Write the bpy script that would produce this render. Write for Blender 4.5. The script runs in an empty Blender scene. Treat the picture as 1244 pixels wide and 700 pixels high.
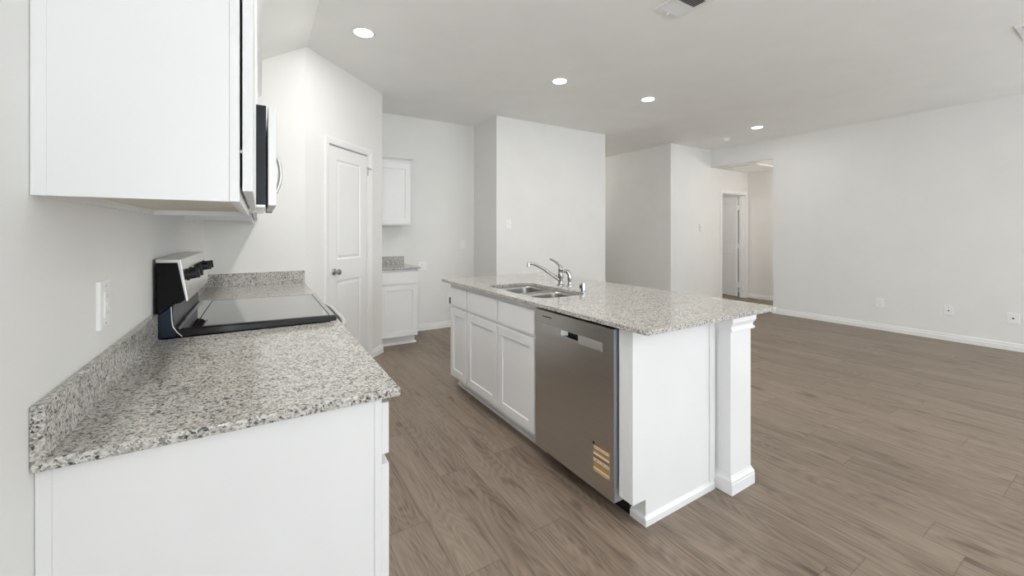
import bpy, bmesh, math, random
from mathutils import Matrix, Vector
R = math.radians
scene = bpy.context.scene
C = scene.collection

# ------------------------------------------------------------------ camera
cam_d = bpy.data.cameras.new('camera')
cam = bpy.data.objects.new('camera', cam_d); C.objects.link(cam)
cam.location = (0, 0, 1.323)
cam.rotation_euler = (R(90), 0, R(-31.825))
cam_d.sensor_width = 36
cam_d.lens = 494.145 / 1244 * 36
cam_d.shift_y = (282.588 - 350) / 1244
cam_d.clip_start = 0.02
scene.camera = cam

# ------------------------------------------------------------------ world, lights, exposure
vs = scene.view_settings
vs.view_transform = 'Standard'; vs.look = 'None'; vs.exposure = 0.06; vs.gamma = 1
vs.use_curve_mapping = False
scene.cycles.use_denoising = True
scene.cycles.max_bounces = 12
scene.cycles.diffuse_bounces = 8
scene.cycles.sample_clamp_indirect = 6
scene.cycles.sample_clamp_direct = 10

w = bpy.data.worlds.new('sky'); scene.world = w; w.use_nodes = True
bg = w.node_tree.nodes['Background']
bg.inputs['Color'].default_value = (.78, .88, 1, 1); bg.inputs['Strength'].default_value = 1.2

def area(name, loc, rot, sx, sy, power, col):
    d = bpy.data.lights.new(name, 'AREA'); d.shape = 'RECTANGLE'; d.size = sx; d.size_y = sy
    d.energy = power; d.color = col
    o = bpy.data.objects.new(name, d); C.objects.link(o); o.location = loc; o.rotation_euler = rot
    return o
XL0 = -.348
DAY = (.87, .94, 1)
area('daylight_kitchen_window', (1.3, -7.9, 1.35), (R(90), 0, 0), 2.5, 1.6, 7, DAY)
area('daylight_living_window', (5.2, -7.9, 1.25), (R(90), 0, 0), 3.3, 1.8, 14, DAY)
# added fill lamps facing up at the rear wall, to brighten the ceiling
area('ceiling_fill_kitchen', (1.3, -7.88, .9), (R(174), 0, 0), 2.5, .8, 150, DAY)
area('ceiling_fill_living', (5.2, -7.88, .8), (R(174), 0, 0), 3.3, .9, 300, DAY)
area('added_fill_left', (XL0 + .03, -2.6, 1.35), (R(90), 0, R(-90)), 2.9, 1.6, 95, DAY)  # added fill from the left, brightens the island fronts
area('ceiling_fill_left', (XL0 + .05, -2.6, .75), (R(176), 0, R(-90)), 2.9, .7, 80, DAY)  # added upward fill on the left side for the ceiling
area('added_fill_right', (7.165 - .03, -3.4, 1.3), (R(90), 0, R(90)), 3.0, 1.6, 72, DAY)  # added fill from the right, lifts the left and back walls
area('ceiling_fill_right', (7.165 - .05, -3.4, .75), (R(176), 0, R(90)), 3.0, .7, 110, DAY)  # added upward fill on the right side for the ceiling
# added fill lamps out of view, overhead and behind (the four recessed lights light up in their own builder)
for i, (x, y, p) in enumerate(((.62, 2.05, 19), (2.58, 1.2, 6), (4.2, .4, 8), (1.6, -3, 5), (4.2, -3, 10))):
    d = bpy.data.lights.new('added_fill_disc', 'AREA'); d.shape = 'DISK'; d.size = .13; d.energy = p; d.color = (1, .975, .94)
    o = bpy.data.objects.new('added_fill_disc', d); C.objects.link(o); o.location = (x, y, 2.86 - .0115)

def point(name, loc, power, col, r=.08):
    d = bpy.data.lights.new(name, 'POINT'); d.energy = power; d.color = col; d.shadow_soft_size = r
    o = bpy.data.objects.new(name, d); C.objects.link(o); o.location = loc
    return o
point('hall_fill', (7.85, 2.9, 2.3), 18, (1, .93, .88))  # added unseen fill light inside the hall, no fixture modelled
point('bedroom_fill', (6.6, 5.4, 2.2), 16, (1, .95, .9))  # added unseen fill behind the wall, lights the open door leaf
point('corridor_fill', (5.3, 7.0, 2.6), 12, (1, .95, .9))  # added unseen fill light deep in the corridor

# ------------------------------------------------------------------ node helpers and materials
def mat(name):
    m = bpy.data.materials.new(name); m.use_nodes = True
    nt = m.node_tree; b = nt.nodes['Principled BSDF']
    return m, nt, b
def N(nt, t, **kw):
    n = nt.nodes.new(t)
    for k, v in kw.items(): setattr(n, k, v)
    return n
def ramp(nt, stops, interp='LINEAR'):
    n = nt.nodes.new('ShaderNodeValToRGB'); n.color_ramp.interpolation = interp
    e = n.color_ramp.elements
    while len(e) < len(stops): e.new(.5)
    for i, (p, c) in enumerate(stops):
        e[i].position = p; e[i].color = (c[0], c[1], c[2], 1)
    return n
def math_n(nt, op, a, b=None, c=None):
    n = nt.nodes.new('ShaderNodeMath'); n.operation = op
    for i, v in enumerate((a, b, c)):
        if v is None: continue
        if hasattr(v, 'is_linked') or hasattr(v, 'node'): nt.links.new(v, n.inputs[i])
        else: n.inputs[i].default_value = v
    return n.outputs[0]
def mix_c(nt, fac, a, b, mode='MIX'):
    n = nt.nodes.new('ShaderNodeMix'); n.data_type = 'RGBA'; n.blend_type = mode
    for s, v in ((0, fac), (6, a), (7, b)):
        if hasattr(v, 'node'): nt.links.new(v, n.inputs[s])
        elif isinstance(v, (tuple, list)): n.inputs[s].default_value = (*v, 1)
        else: n.inputs[s].default_value = v
    return n.outputs[2]
def pos(nt):
    return nt.nodes.new('ShaderNodeNewGeometry').outputs['Position']

def paint(name, col, rough=.5, bump=0, bscale=180, var=.015):
    m, nt, b = mat(name)
    n = N(nt, 'ShaderNodeTexNoise'); n.inputs['Scale'].default_value = 3; nt.links.new(pos(nt), n.inputs['Vector'])
    r = ramp(nt, [(.3, [c * (1 - var) for c in col]), (.7, [min(1, c * (1 + var)) for c in col])])
    nt.links.new(n.outputs['Fac'], r.inputs[0]); nt.links.new(r.outputs[0], b.inputs['Base Color'])
    b.inputs['Roughness'].default_value = rough
    if bump:
        n2 = N(nt, 'ShaderNodeTexNoise'); n2.inputs['Scale'].default_value = bscale; n2.inputs['Detail'].default_value = 3
        nt.links.new(pos(nt), n2.inputs['Vector'])
        bp = N(nt, 'ShaderNodeBump'); bp.inputs['Strength'].default_value = bump; bp.inputs['Distance'].default_value = .002
        nt.links.new(n2.outputs['Fac'], bp.inputs['Height']); nt.links.new(bp.outputs[0], b.inputs['Normal'])
    return m
def metal(name, col, rough=.25, streak=None):
    m, nt, b = mat(name)
    b.inputs['Metallic'].default_value = 1; b.inputs['Base Color'].default_value = (*col, 1)
    b.inputs['Roughness'].default_value = rough
    if streak:
        mp = N(nt, 'ShaderNodeMapping'); mp.inputs['Scale'].default_value = streak
        nt.links.new(pos(nt), mp.inputs[0])
        n = N(nt, 'ShaderNodeTexNoise'); n.inputs['Scale'].default_value = 1; n.inputs['Detail'].default_value = 4
        nt.links.new(mp.outputs[0], n.inputs['Vector'])
        r = ramp(nt, [(.3, [c * .93 for c in col]), (.7, [min(1, c * 1.07) for c in col])])
        nt.links.new(n.outputs['Fac'], r.inputs[0]); nt.links.new(r.outputs[0], b.inputs['Base Color'])
        nt.links.new(math_n(nt, 'MULTIPLY_ADD', n.outputs['Fac'], .12, rough - .06), b.inputs['Roughness'])
    return m
def plastic(name, col, rough=.35, coat=0):
    m, nt, b = mat(name); b.inputs['Base Color'].default_value = (*col, 1)
    n = N(nt, 'ShaderNodeTexNoise'); n.inputs['Scale'].default_value = 40; nt.links.new(pos(nt), n.inputs['Vector'])
    nt.links.new(math_n(nt, 'MULTIPLY_ADD', n.outputs['Fac'], .04, rough - .02), b.inputs['Roughness'])
    b.inputs['Coat Weight'].default_value = coat
    return m

WALL = paint('wall_paint', (.775, .772, .755), .75, .12, 160)
CEIL = paint('ceiling_paint', (.89, .895, .875), .85, .12, 160)
TRIM = paint('trim_paint', (.82, .82, .815), .35)
CAB = paint('cabinet_paint', (.78, .78, .78), .33)
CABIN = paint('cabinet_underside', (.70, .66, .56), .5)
PLATE = plastic('outlet_plastic', (.84, .84, .83), .3)
BLACKM = plastic('black_matte', (.006, .006, .006), .6); BLACKM.node_tree.nodes['Principled BSDF'].inputs['Specular IOR Level'].default_value = .15
SLOTG = plastic('slot_grey', (.42, .42, .41), .5)
SLOT = plastic('slot_dark', (.05, .05, .05), .5)
BLACK = plastic('black_enamel', (.008, .008, .009), .12)
BLACKP = plastic('black_plastic', (.010, .010, .011), .5)
STEEL = metal('stainless', (.60, .59, .58), .22, (3, 3, 500))
SLATE = metal('dark_stainless', (.60, .585, .56), .30, (3, 3, 600))
SLATE2 = metal('dark_stainless_panel', (.66, .66, .65), .5)
SINK = metal('sink_steel', (.40, .39, .375), .30, (300, 4, 4))
CHROME = metal('chrome', (.50, .50, .495), .10)
NICKEL = metal('satin_nickel', (.45, .43, .40), .28)
BRIGHT = metal('bright_steel', (.70, .70, .69), .42)
BLUEST = metal('side_steel', (.03, .036, .05), .35)

def granite():
    m, nt, b = mat('granite')
    P = pos(nt)
    nd = N(nt, 'ShaderNodeTexNoise'); nd.inputs['Scale'].default_value = 70; nd.inputs['Detail'].default_value = 3
    nt.links.new(P, nd.inputs['Vector'])
    off = N(nt, 'ShaderNodeVectorMath', operation='SUBTRACT'); nt.links.new(nd.outputs['Color'], off.inputs[0]); off.inputs[1].default_value = (.5, .5, .5)
    sc = N(nt, 'ShaderNodeVectorMath', operation='SCALE'); nt.links.new(off.outputs[0], sc.inputs[0]); sc.inputs['Scale'].default_value = .007
    ad = N(nt, 'ShaderNodeVectorMath', operation='ADD'); nt.links.new(P, ad.inputs[0]); nt.links.new(sc.outputs[0], ad.inputs[1])
    def cells(scale):
        v = N(nt, 'ShaderNodeTexVoronoi'); v.inputs['Scale'].default_value = scale; nt.links.new(ad.outputs[0], v.inputs['Vector'])
        s = N(nt, 'ShaderNodeSeparateColor'); nt.links.new(v.outputs['Color'], s.inputs[0])
        return s.outputs[0], s.outputs[1]
    a, a2 = cells(190); c, c2 = cells(330)
    big = N(nt, 'ShaderNodeTexNoise'); big.inputs['Scale'].default_value = 28; big.inputs['Detail'].default_value = 2
    nt.links.new(P, big.inputs['Vector'])
    # darker grains cluster where the slow noise is high
    aa = math_n(nt, 'ADD', a, math_n(nt, 'MULTIPLY_ADD', big.outputs['Fac'], .7, -.36))
    base = ramp(nt, [(0, (.62, .60, .56)), (.34, (.45, .428, .385)), (.63, (.27, .26, .245)), (.80, (.085, .085, .09)), (.91, (.018, .02, .026))], 'CONSTANT')
    nt.links.new(aa, base.inputs[0])
    fine = ramp(nt, [(0, (.64, .62, .58)), (.38, (.42, .398, .355)), (.64, (.25, .24, .22)), (.84, (.05, .052, .058))], 'CONSTANT')
    nt.links.new(c, fine.inputs[0])
    col = mix_c(nt, math_n(nt, 'GREATER_THAN', a2, .5), mix_c(nt, .12, base.outputs[0], fine.outputs[0]), mix_c(nt, .75, base.outputs[0], fine.outputs[0]))
    nt.links.new(col, b.inputs['Base Color'])
    b.inputs['Roughness'].default_value = .12
    b.inputs['Specular IOR Level'].default_value = .5
    return m
GRANITE = granite()

def floor_mat():
    m, nt, b = mat('vinyl_plank')
    sx = N(nt, 'ShaderNodeSeparateXYZ'); nt.links.new(pos(nt), sx.inputs[0])
    X, Y = sx.outputs[0], sx.outputs[1]
    W_, L_ = .18, 1.22
    u = math_n(nt, 'DIVIDE', math_n(nt, 'ADD', X, 20.05), W_)
    col = math_n(nt, 'FLOOR', u); fu = math_n(nt, 'FRACT', u)
    wn = N(nt, 'ShaderNodeTexWhiteNoise', noise_dimensions='1D'); nt.links.new(col, wn.inputs['W'])
    v = math_n(nt, 'ADD', math_n(nt, 'DIVIDE', math_n(nt, 'ADD', Y, 20), L_), wn.outputs['Value'])
    row = math_n(nt, 'FLOOR', v); fv = math_n(nt, 'FRACT', v)
    cb = N(nt, 'ShaderNodeCombineXYZ'); nt.links.new(col, cb.inputs[0]); nt.links.new(row, cb.inputs[1])
    w2 = N(nt, 'ShaderNodeTexWhiteNoise', noise_dimensions='2D'); nt.links.new(cb.outputs[0], w2.inputs['Vector'])
    rid = w2.outputs['Value']
    # grain coordinates: stretched along the plank, shifted per plank
    def coords(kx, ky, k):
        g = N(nt, 'ShaderNodeCombineXYZ')
        nt.links.new(math_n(nt, 'MULTIPLY', X, kx), g.inputs[0]); nt.links.new(math_n(nt, 'MULTIPLY', Y, ky), g.inputs[1])
        nt.links.new(math_n(nt, 'MULTIPLY', rid, k), g.inputs[2]); return g.outputs[0]
    n1 = N(nt, 'ShaderNodeTexNoise'); n1.inputs['Scale'].default_value = 1; n1.inputs['Detail'].default_value = 1.5; n1.inputs['Roughness'].default_value = .4
    nt.links.new(coords(7, 1.1, 37), n1.inputs['Vector'])
    rings = math_n(nt, 'PINGPONG', math_n(nt, 'MULTIPLY', n1.outputs['Fac'], 22), .5)
    n2 = N(nt, 'ShaderNodeTexNoise'); n2.inputs['Scale'].default_value = 1; n2.inputs['Detail'].default_value = 5; n2.inputs['Roughness'].default_value = .65
    nt.links.new(coords(150, 3.4, 91), n2.inputs['Vector'])
    n3 = N(nt, 'ShaderNodeTexNoise'); n3.inputs['Scale'].default_value = 1; n3.inputs['Detail'].default_value = 3
    nt.links.new(coords(14, 1.6, 53), n3.inputs['Vector'])
    val = math_n(nt, 'ADD', math_n(nt, 'MULTIPLY', rings, .26), math_n(nt, 'MULTIPLY', n2.outputs['Fac'], .82))
    val = math_n(nt, 'ADD', val, math_n(nt, 'MULTIPLY', n3.outputs['Fac'], .42))
    val = math_n(nt, 'ADD', val, math_n(nt, 'MULTIPLY', rid, .11))
    r = ramp(nt, [(.46, (.098, .069, .049)), (.62, (.192, .145, .106)), (.80, (.258, .201, .153)), (1.0, (.32, .255, .20))])
    nt.links.new(math_n(nt, 'MULTIPLY_ADD', val, 1.0, -.035), r.inputs[0])
    # dark knots
    n4 = N(nt, 'ShaderNodeTexNoise'); n4.inputs['Scale'].default_value = 1; n4.inputs['Detail'].default_value = 1
    nt.links.new(coords(16, 3.5, 17), n4.inputs['Vector'])
    k = ramp(nt, [(.66, (1, 1, 1)), (.78, (.5, .47, .45))]); nt.links.new(n4.outputs['Fac'], k.inputs[0])
    c1 = mix_c(nt, 1, r.outputs[0], k.outputs[0], 'MULTIPLY')
    eu = math_n(nt, 'MULTIPLY', math_n(nt, 'MINIMUM', fu, math_n(nt, 'SUBTRACT', 1, fu)), W_)
    ev = math_n(nt, 'MULTIPLY', math_n(nt, 'MINIMUM', fv, math_n(nt, 'SUBTRACT', 1, fv)), L_)
    e = math_n(nt, 'MINIMUM', eu, ev)
    s = ramp(nt, [(0, (.66, .65, .64)), (.0013, (1, 1, 1))]); nt.links.new(e, s.inputs[0])
    c2 = mix_c(nt, 1, c1, s.outputs[0], 'MULTIPLY')
    nt.links.new(c2, b.inputs['Base Color'])
    nt.links.new(math_n(nt, 'MULTIPLY_ADD', n2.outputs['Fac'], .2, .34), b.inputs['Roughness'])
    bp = N(nt, 'ShaderNodeBump'); bp.inputs['Strength'].default_value = .12; bp.inputs['Distance'].default_value = .002
    nt.links.new(n2.outputs['Fac'], bp.inputs['Height']); nt.links.new(bp.outputs[0], b.inputs['Normal'])
    return m
FLOOR = floor_mat()

def glass_top():
    m, nt, b = mat('black_ceramic_glass'); b.inputs['Base Color'].default_value = (.02, .019, .018, 1)
    n = N(nt, 'ShaderNodeTexNoise'); n.inputs['Scale'].default_value = 5; nt.links.new(pos(nt), n.inputs['Vector'])
    nt.links.new(math_n(nt, 'MULTIPLY_ADD', n.outputs['Fac'], .02, .03), b.inputs['Roughness'])
    b.inputs['IOR'].default_value = 1.45; b.inputs['Coat Weight'].default_value = 1; b.inputs['Coat Roughness'].default_value = .02
    b.inputs['Coat IOR'].default_value = 1.55
    return m
COOK = glass_top()

def emit(name, col, s):
    m, nt, b = mat(name); b.inputs['Base Color'].default_value = (.9, .9, .9, 1)
    b.inputs['Emission Color'].default_value = (*col, 1); b.inputs['Emission Strength'].default_value = s
    return m
LED = emit('led_lens', (1, .975, .94), 130)
def window_glass():
    m, nt, b = mat('window_glass'); b.inputs['Transmission Weight'].default_value = 1; b.inputs['Roughness'].default_value = 0; b.inputs['IOR'].default_value = 1.45
    return m
WGLASS = window_glass()

# energy sticker: tan label with white bands and rows of small dark print
def sticker_mat(z0, z1):
    m, nt, b = mat('sticker_print')
    sx = N(nt, 'ShaderNodeSeparateXYZ'); nt.links.new(pos(nt), sx.inputs[0])
    t = math_n(nt, 'DIVIDE', math_n(nt, 'SUBTRACT', sx.outputs[2], z0), z1 - z0)
    tan, tan2, wh = (.36, .19, .055), (.46, .26, .08), (.74, .70, .64)
    r = ramp(nt, [(0, (.55, .38, .2)), (.09, wh), (.15, tan2), (.36, wh), (.47, tan), (.60, wh), (.67, tan2), (.82, wh), (.92, tan)], 'CONSTANT')
    nt.links.new(t, r.inputs[0])
    line = ramp(nt, [(0, (0, 0, 0)), (.39, (1, 1, 1)), (.44, (0, 0, 0)), (.50, (1, 1, 1)), (.56, (0, 0, 0)), (.74, (1, 1, 1)), (.79, (0, 0, 0)), (.84, (1, 1, 1)), (.895, (0, 0, 0)), (.94, (1, 1, 1)), (.975, (0, 0, 0))], 'CONSTANT')
    nt.links.new(t, line.inputs[0])
    cb = N(nt, 'ShaderNodeCombineXYZ'); nt.links.new(math_n(nt, 'MULTIPLY', sx.outputs[1], 330), cb.inputs[0]); nt.links.new(math_n(nt, 'FLOOR', math_n(nt, 'MULTIPLY', t, 22)), cb.inputs[1])
    n = N(nt, 'ShaderNodeTexNoise'); n.inputs['Scale'].default_value = 1; n.inputs['Detail'].default_value = 0; nt.links.new(cb.outputs[0], n.inputs['Vector'])
    g = math_n(nt, 'GREATER_THAN', n.outputs['Fac'], .5)
    f = math_n(nt, 'MULTIPLY', g, line.outputs[0])
    nt.links.new(mix_c(nt, f, r.outputs[0], (.10, .06, .04)), b.inputs['Base Color'])
    b.inputs['Roughness'].default_value = .5
    return m

# ------------------------------------------------------------------ mesh helpers
class MB:
    def __init__(s): s.bm = bmesh.new(); s.M = Matrix.Identity(4)
    def v(s, p): return s.bm.verts.new(s.M @ Vector(p))
    def f(s, vs):
        try: return s.bm.faces.new(vs)
        except ValueError: return None
    def box(s, x0, x1, y0, y1, z0, z1):
        V = [s.v(p) for p in ((x0, y0, z0), (x1, y0, z0), (x1, y1, z0), (x0, y1, z0), (x0, y0, z1), (x1, y0, z1), (x1, y1, z1), (x0, y1, z1))]
        for q in ((3, 2, 1, 0), (4, 5, 6, 7), (0, 1, 5, 4), (1, 2, 6, 5), (2, 3, 7, 6), (3, 0, 4, 7)): s.f([V[i] for i in q])
        return s
    def prism(s, poly, axis, a, b):
        # poly: 2D points; axis: 'x','y','z' is the extrusion axis
        def p3(p, t):
            return {'x': (t, p[0], p[1]), 'y': (p[0], t, p[1]), 'z': (p[0], p[1], t)}[axis]
        A = [s.v(p3(p, a)) for p in poly]; B = [s.v(p3(p, b)) for p in poly]
        s.f(A); s.f(list(reversed(B)))
        n = len(poly)
        for i in range(n): s.f([A[i], B[i], B[(i + 1) % n], A[(i + 1) % n]])
        return s
    def lathe(s, prof, n=24, axis='z', o=(0, 0, 0)):
        # prof: (radius, height) pairs, revolved about axis through o
        rings = []
        for r, h in prof:
            ring = []
            for k in range(n):
                a = 2 * math.pi * k / n; c, d = max(r, 1e-5) * math.cos(a), max(r, 1e-5) * math.sin(a)
                p = {'z': (c, d, h), 'x': (h, c, d), 'y': (d, h, c)}[axis]
                ring.append(s.v((p[0] + o[0], p[1] + o[1], p[2] + o[2])))
            rings.append(ring)
        for A, B in zip(rings, rings[1:]):
            for k in range(n): s.f([A[k], A[(k + 1) % n], B[(k + 1) % n], B[k]])
        s.f(list(reversed(rings[0]))); s.f(rings[-1])
        return s
    def tube(s, pts, rad, n=14):
        pts = [Vector(p) for p in pts]
        if not isinstance(rad, (list, tuple)): rad = [rad] * len(pts)
        up = Vector((0, 0, 1)); rings = []; prev = None
        for i, p in enumerate(pts):
            t = (pts[min(i + 1, len(pts) - 1)] - pts[max(i - 1, 0)]).normalized()
            if prev is None:
                a = t.cross(up); a = a.normalized() if a.length > 1e-3 else Vector((1, 0, 0))
            else:
                a = (prev - t * prev.dot(t)).normalized()
            prev = a; b = t.cross(a)
            r = rad[i]; ra, rb = (r if isinstance(r, tuple) else (r, r))
            rings.append([s.v(p + a * ra * math.cos(2 * math.pi * k / n) + b * rb * math.sin(2 * math.pi * k / n)) for k in range(n)])
        for A, B in zip(rings, rings[1:]):
            for k in range(n): s.f([A[k], A[(k + 1) % n], B[(k + 1) % n], B[k]])
        s.f(list(reversed(rings[0]))); s.f(rings[-1])
        return s
    def rings(s, rs, cap=True, cap0=False):
        Q = [[s.v(p) for p in r] for r in rs]
        for A, B in zip(Q, Q[1:]):
            n = len(A)
            for k in range(n): s.f([A[k], A[(k + 1) % n], B[(k + 1) % n], B[k]])
        if cap: s.f(Q[-1])
        if cap0: s.f(list(reversed(Q[0])))
        return s
    def panel(s, W, H, T, steps):
        # slab W x H x T in local (x, z) with the face at y = 0 looking to -y; steps: (inset, depth) rings from the rim in
        rs = [[(0, T, 0), (W, T, 0), (W, T, H), (0, T, H)]]
        for i, d in [(0, 0)] + list(steps):
            rs.append([(i, d, i), (W - i, d, i), (W - i, d, H - i), (i, d, H - i)])
        return s.rings(rs, True, True)

def place(o, u, v=(0, 0, 1)):
    # local x -> u (along the face), local z -> v, local y -> into the thing
    u = Vector(u).normalized(); v = Vector(v).normalized(); y = v.cross(u)
    return Matrix(((u.x, y.x, v.x, o[0]), (u.y, y.y, v.y, o[1]), (u.z, y.z, v.z, o[2]), (0, 0, 0, 1)))

def obj(name, mb, m, parent=None, bevel=0, smooth=False, seg=2, angle=35):
    bm = mb.bm
    bmesh.ops.recalc_face_normals(bm, faces=bm.faces[:])
    if parent is not None:
        off = parent.location.copy(); p = parent.parent
        while p: off += p.location; p = p.parent
    else:
        # origin at the base centre of the mesh
        xs = [v.co.x for v in bm.verts]; ys = [v.co.y for v in bm.verts]; zs = [v.co.z for v in bm.verts]
        off = Vector(((min(xs) + max(xs)) / 2, (min(ys) + max(ys)) / 2, min(zs)))
    for v in bm.verts: v.co -= off
    me = bpy.data.meshes.new(name); bm.to_mesh(me); bm.free()
    if smooth:
        for p in me.polygons: p.use_smooth = True
    me.materials.append(m)
    o = bpy.data.objects.new(name, me); C.objects.link(o)
    if parent is not None: o.parent = parent
    else: o.location = off
    if smooth:
        me.set_sharp_from_angle(angle=R(40))
    if bevel:
        b = o.modifiers.new('bevel', 'BEVEL'); b.width = bevel; b.segments = seg; b.limit_method = 'ANGLE'; b.angle_limit = R(angle)
    return o
def tag(o, label, cat, group=None):
    o['label'] = label; o['category'] = cat
    if group: o['group'] = group
    return o
def thing(name, loc, label, cat, group=None):
    o = bpy.data.objects.new(name, None); C.objects.link(o); o.location = loc; o.empty_display_size = .1
    return tag(o, label, cat, group)
def struct(name, mb, m, **k):
    o = obj(name, mb, m, **k); o['kind'] = 'structure'; return o
def bx(*a): return MB().box(*a)

H = 2.86
XL = -.348          # left wall face
# ------------------------------------------------------------------ the room
struct('floor', bx(-.6, 9.3, -8.2, 8.4, -.1, 0), FLOOR)
mb = MB()
mb.box(.333, 9.3, -8.1, 8.3, H, H + .12)
mb.prism([(-.55, 2.355), (.333, H), (.333, H + .12), (-.55, 2.475)], 'y', -8.1, 3.9)
struct('ceiling', mb, CEIL)
mb = bx(XL - .12, XL, -8.0, -4.1, 0, 2.49); mb.box(XL - .12, XL, -1.1, 3.865, 0, 2.49)
mb.box(XL - .12, XL, -4.1, -1.1, 0, .5); mb.box(XL - .12, XL, -4.1, -1.1, 2.2, 2.49)
struct('wall_left', mb, WALL)
mb = MB()
for q in ((-4.1, -4.05, .5, 2.2), (-1.15, -1.1, .5, 2.2), (-4.05, -1.15, .5, .55), (-4.05, -1.15, 2.15, 2.2), (-2.63, -2.57, .55, 2.15)):
    mb.box(XL - .09, XL - .03, *q)
wf = struct('window_3', mb, TRIM)  # unseen window, added to bring light in from the left
obj('window_pane', bx(XL - .065, XL - .058, -4.05, -1.15, .55, 2.15), WGLASS, wf)
struct('wall_back', MB().prism([(XL - .12, 0), (.322, 0), (.322, 2.853), (XL - .12, 2.40)], 'y', 3.745, 3.865), WALL)
# diagonal pantry wall, built in its own frame: x along, y into the wall
def wall_run(name, o, u, L, T, top, openings=(), m=WALL):
    mb = MB(); mb.M = place(o, u); s = 0
    for a, b_, zb, zt in openings:
        mb.box(s, a, 0, T, 0, top)
        if zt < top: mb.box(a, b_, 0, T, zt, top)
        if zb > 0: mb.box(a, b_, 0, T, 0, zb)
        s = b_
    mb.box(s, L, 0, T, 0, top)
    return struct(name, mb, m)
PD = Vector((.322, 3.745, 0)); PU = Vector((1, 1, 0)).normalized()
wall_run('wall_pantry', PD, PU, 1.171, .11, H, [(.29, .897, 0, 2.128)])
struct('wall_pantry_side', bx(1.05, 1.15, 4.573, 5.307, 0, H), WALL)
struct('wall_alcove', bx(1.03, 2.645, 5.307, 5.427, 0, H), WALL)
struct('wall_center', bx(2.645, 4.605, 4.646, 8.1, 0, H), WALL)
struct('wall_corridor', bx(4.605, 6.008, 8.0, 8.12, 0, H), WALL)
wall_run('wall_far', (6.008, 4.506, 0), (1, 0, 0), 8.462 - 6.008 + .12, .12, H, [(1.541, 2.352, 0, 2.083)])
struct('wall_corridor_side', bx(6.008, 6.128, 4.626, 8.1, 0, H), WALL)
mb = bx(7.165, 7.285, -8.0, -4.95, 0, H); mb.box(7.165, 7.285, -1.85, 3.413, 0, H)
mb.box(7.165, 7.285, -4.95, -1.85, 0, .45); mb.box(7.165, 7.285, -4.95, -1.85, 2.15, H)
mb.box(7.165, 7.285, 3.413, 4.506, 2.541, H)
struct('wall_right', mb, WALL)
struct('wall_hall', bx(8.462, 8.582, 1.6, 4.506, 0, H), WALL)
struct('wall_hall_end', bx(7.285, 8.462, 1.6, 1.72, 0, H), WALL)
struct('ceiling_hall', bx(7.285, 8.462, 1.72, 4.506, 2.541, 2.62), CEIL)
# bedroom behind the hall door
struct('wall_bedroom_right', bx(9.0, 9.1, 4.626, 8.1, 0, H), WALL)
struct('wall_bedroom_back', bx(6.128, 9.0, 8.0, 8.1, 0, H), WALL)
struct('ceiling_bedroom', bx(6.128, 9.0, 4.626, 8.0, 2.50, 2.60), CEIL)
# rear wall behind the camera with its two windows
WIN = [(.0, 2.6, .5, 2.2), (3.5, 6.9, .3, 2.2)]
wall_run('wall_rear', (7.165, -8.0, 0), (-1, 0, 0), 7.165 - XL, .12, H,
         [(7.165 - 6.9, 7.165 - 3.5, .3, 2.2), (7.165 - 2.6, 7.165 - 0, .5, 2.2)])
for i, (a, b_, z0, z1) in enumerate(WIN):
    mb = MB()
    for q in ((a, a + .05, z0, z1), (b_ - .05, b_, z0, z1), (a, b_, z0, z0 + .05), (a, b_, z1 - .05, z1), ((a + b_) / 2 - .03, (a + b_) / 2 + .03, z0, z1)):
        mb.box(q[0], q[1], -8.09, -8.03, q[2], q[3])
    wf = struct('window_%d' % (i + 1), mb, TRIM)
    obj('window_pane', bx(a + .05, b_ - .05, -8.065, -8.058, z0 + .05, z1 - .05), WGLASS, wf)

mb = MB()
for q in ((-4.95, -4.9, .45, 2.15), (-1.9, -1.85, .45, 2.15), (-4.9, -1.9, .45, .5), (-4.9, -1.9, 2.1, 2.15), (-3.43, -3.37, .5, 2.1)):
    mb.box(7.195, 7.255, *q)
wf = struct('window_4', mb, TRIM)  # unseen window, added to bring light in from the right
obj('window_pane', bx(7.222, 7.229, -4.9, -1.9, .5, 2.1), WGLASS, wf)

# baseboards: a moulded profile run along each wall
BBP = [(0, 0), (.015, 0), (.015, .050), (.012, .055), (.0085, .056), (.0085, .068), (.0105, .072), (.006, .084), (0, .085)]
def baseboard(name, p0, p1, m0=0, m1=0):
    # p0->p1 along the wall foot, the room on the left hand; m0/m1: mitre (+1 outer corner, -1 inner)
    p0, p1 = Vector((*p0, 0)), Vector((*p1, 0)); u = (p1 - p0).normalized(); n = Vector((-u.y, u.x, 0))
    mb = MB()
    mb.rings([[p0 + n * t - u * t * m0 + Vector((0, 0, z)) for t, z in BBP], [p1 + n * t + u * t * m1 + Vector((0, 0, z)) for t, z in BBP]], True, True)
    return struct(name, mb, TRIM)
baseboard('baseboard_right', (7.165, -8), (7.165, 3.413), 0, 1)
baseboard('baseboard_right_return', (7.165, 3.413), (7.285, 3.413), 1, 0)
baseboard('baseboard_hall', (8.462, 1.72), (8.462, 4.506), 0, -1)
baseboard('baseboard_far', (7.480, 4.506), (6.008, 4.506), 0, 1)
baseboard('baseboard_corridor_side', (6.008, 4.506), (6.008, 8.0), 1, -1)
baseboard('baseboard_corridor', (6.008, 8.0), (4.605, 8.0), -1, -1)
baseboard('baseboard_center_right', (4.605, 8.0), (4.605, 4.646), -1, 1)
baseboard('baseboard_center', (4.605, 4.646), (2.645, 4.646), 1, 1)
baseboard('baseboard_center_left', (2.645, 4.646), (2.645, 5.307), 1, -1)
baseboard('baseboard_alcove', (2.645, 5.307), (1.62, 5.307), -1, 0)
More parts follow.
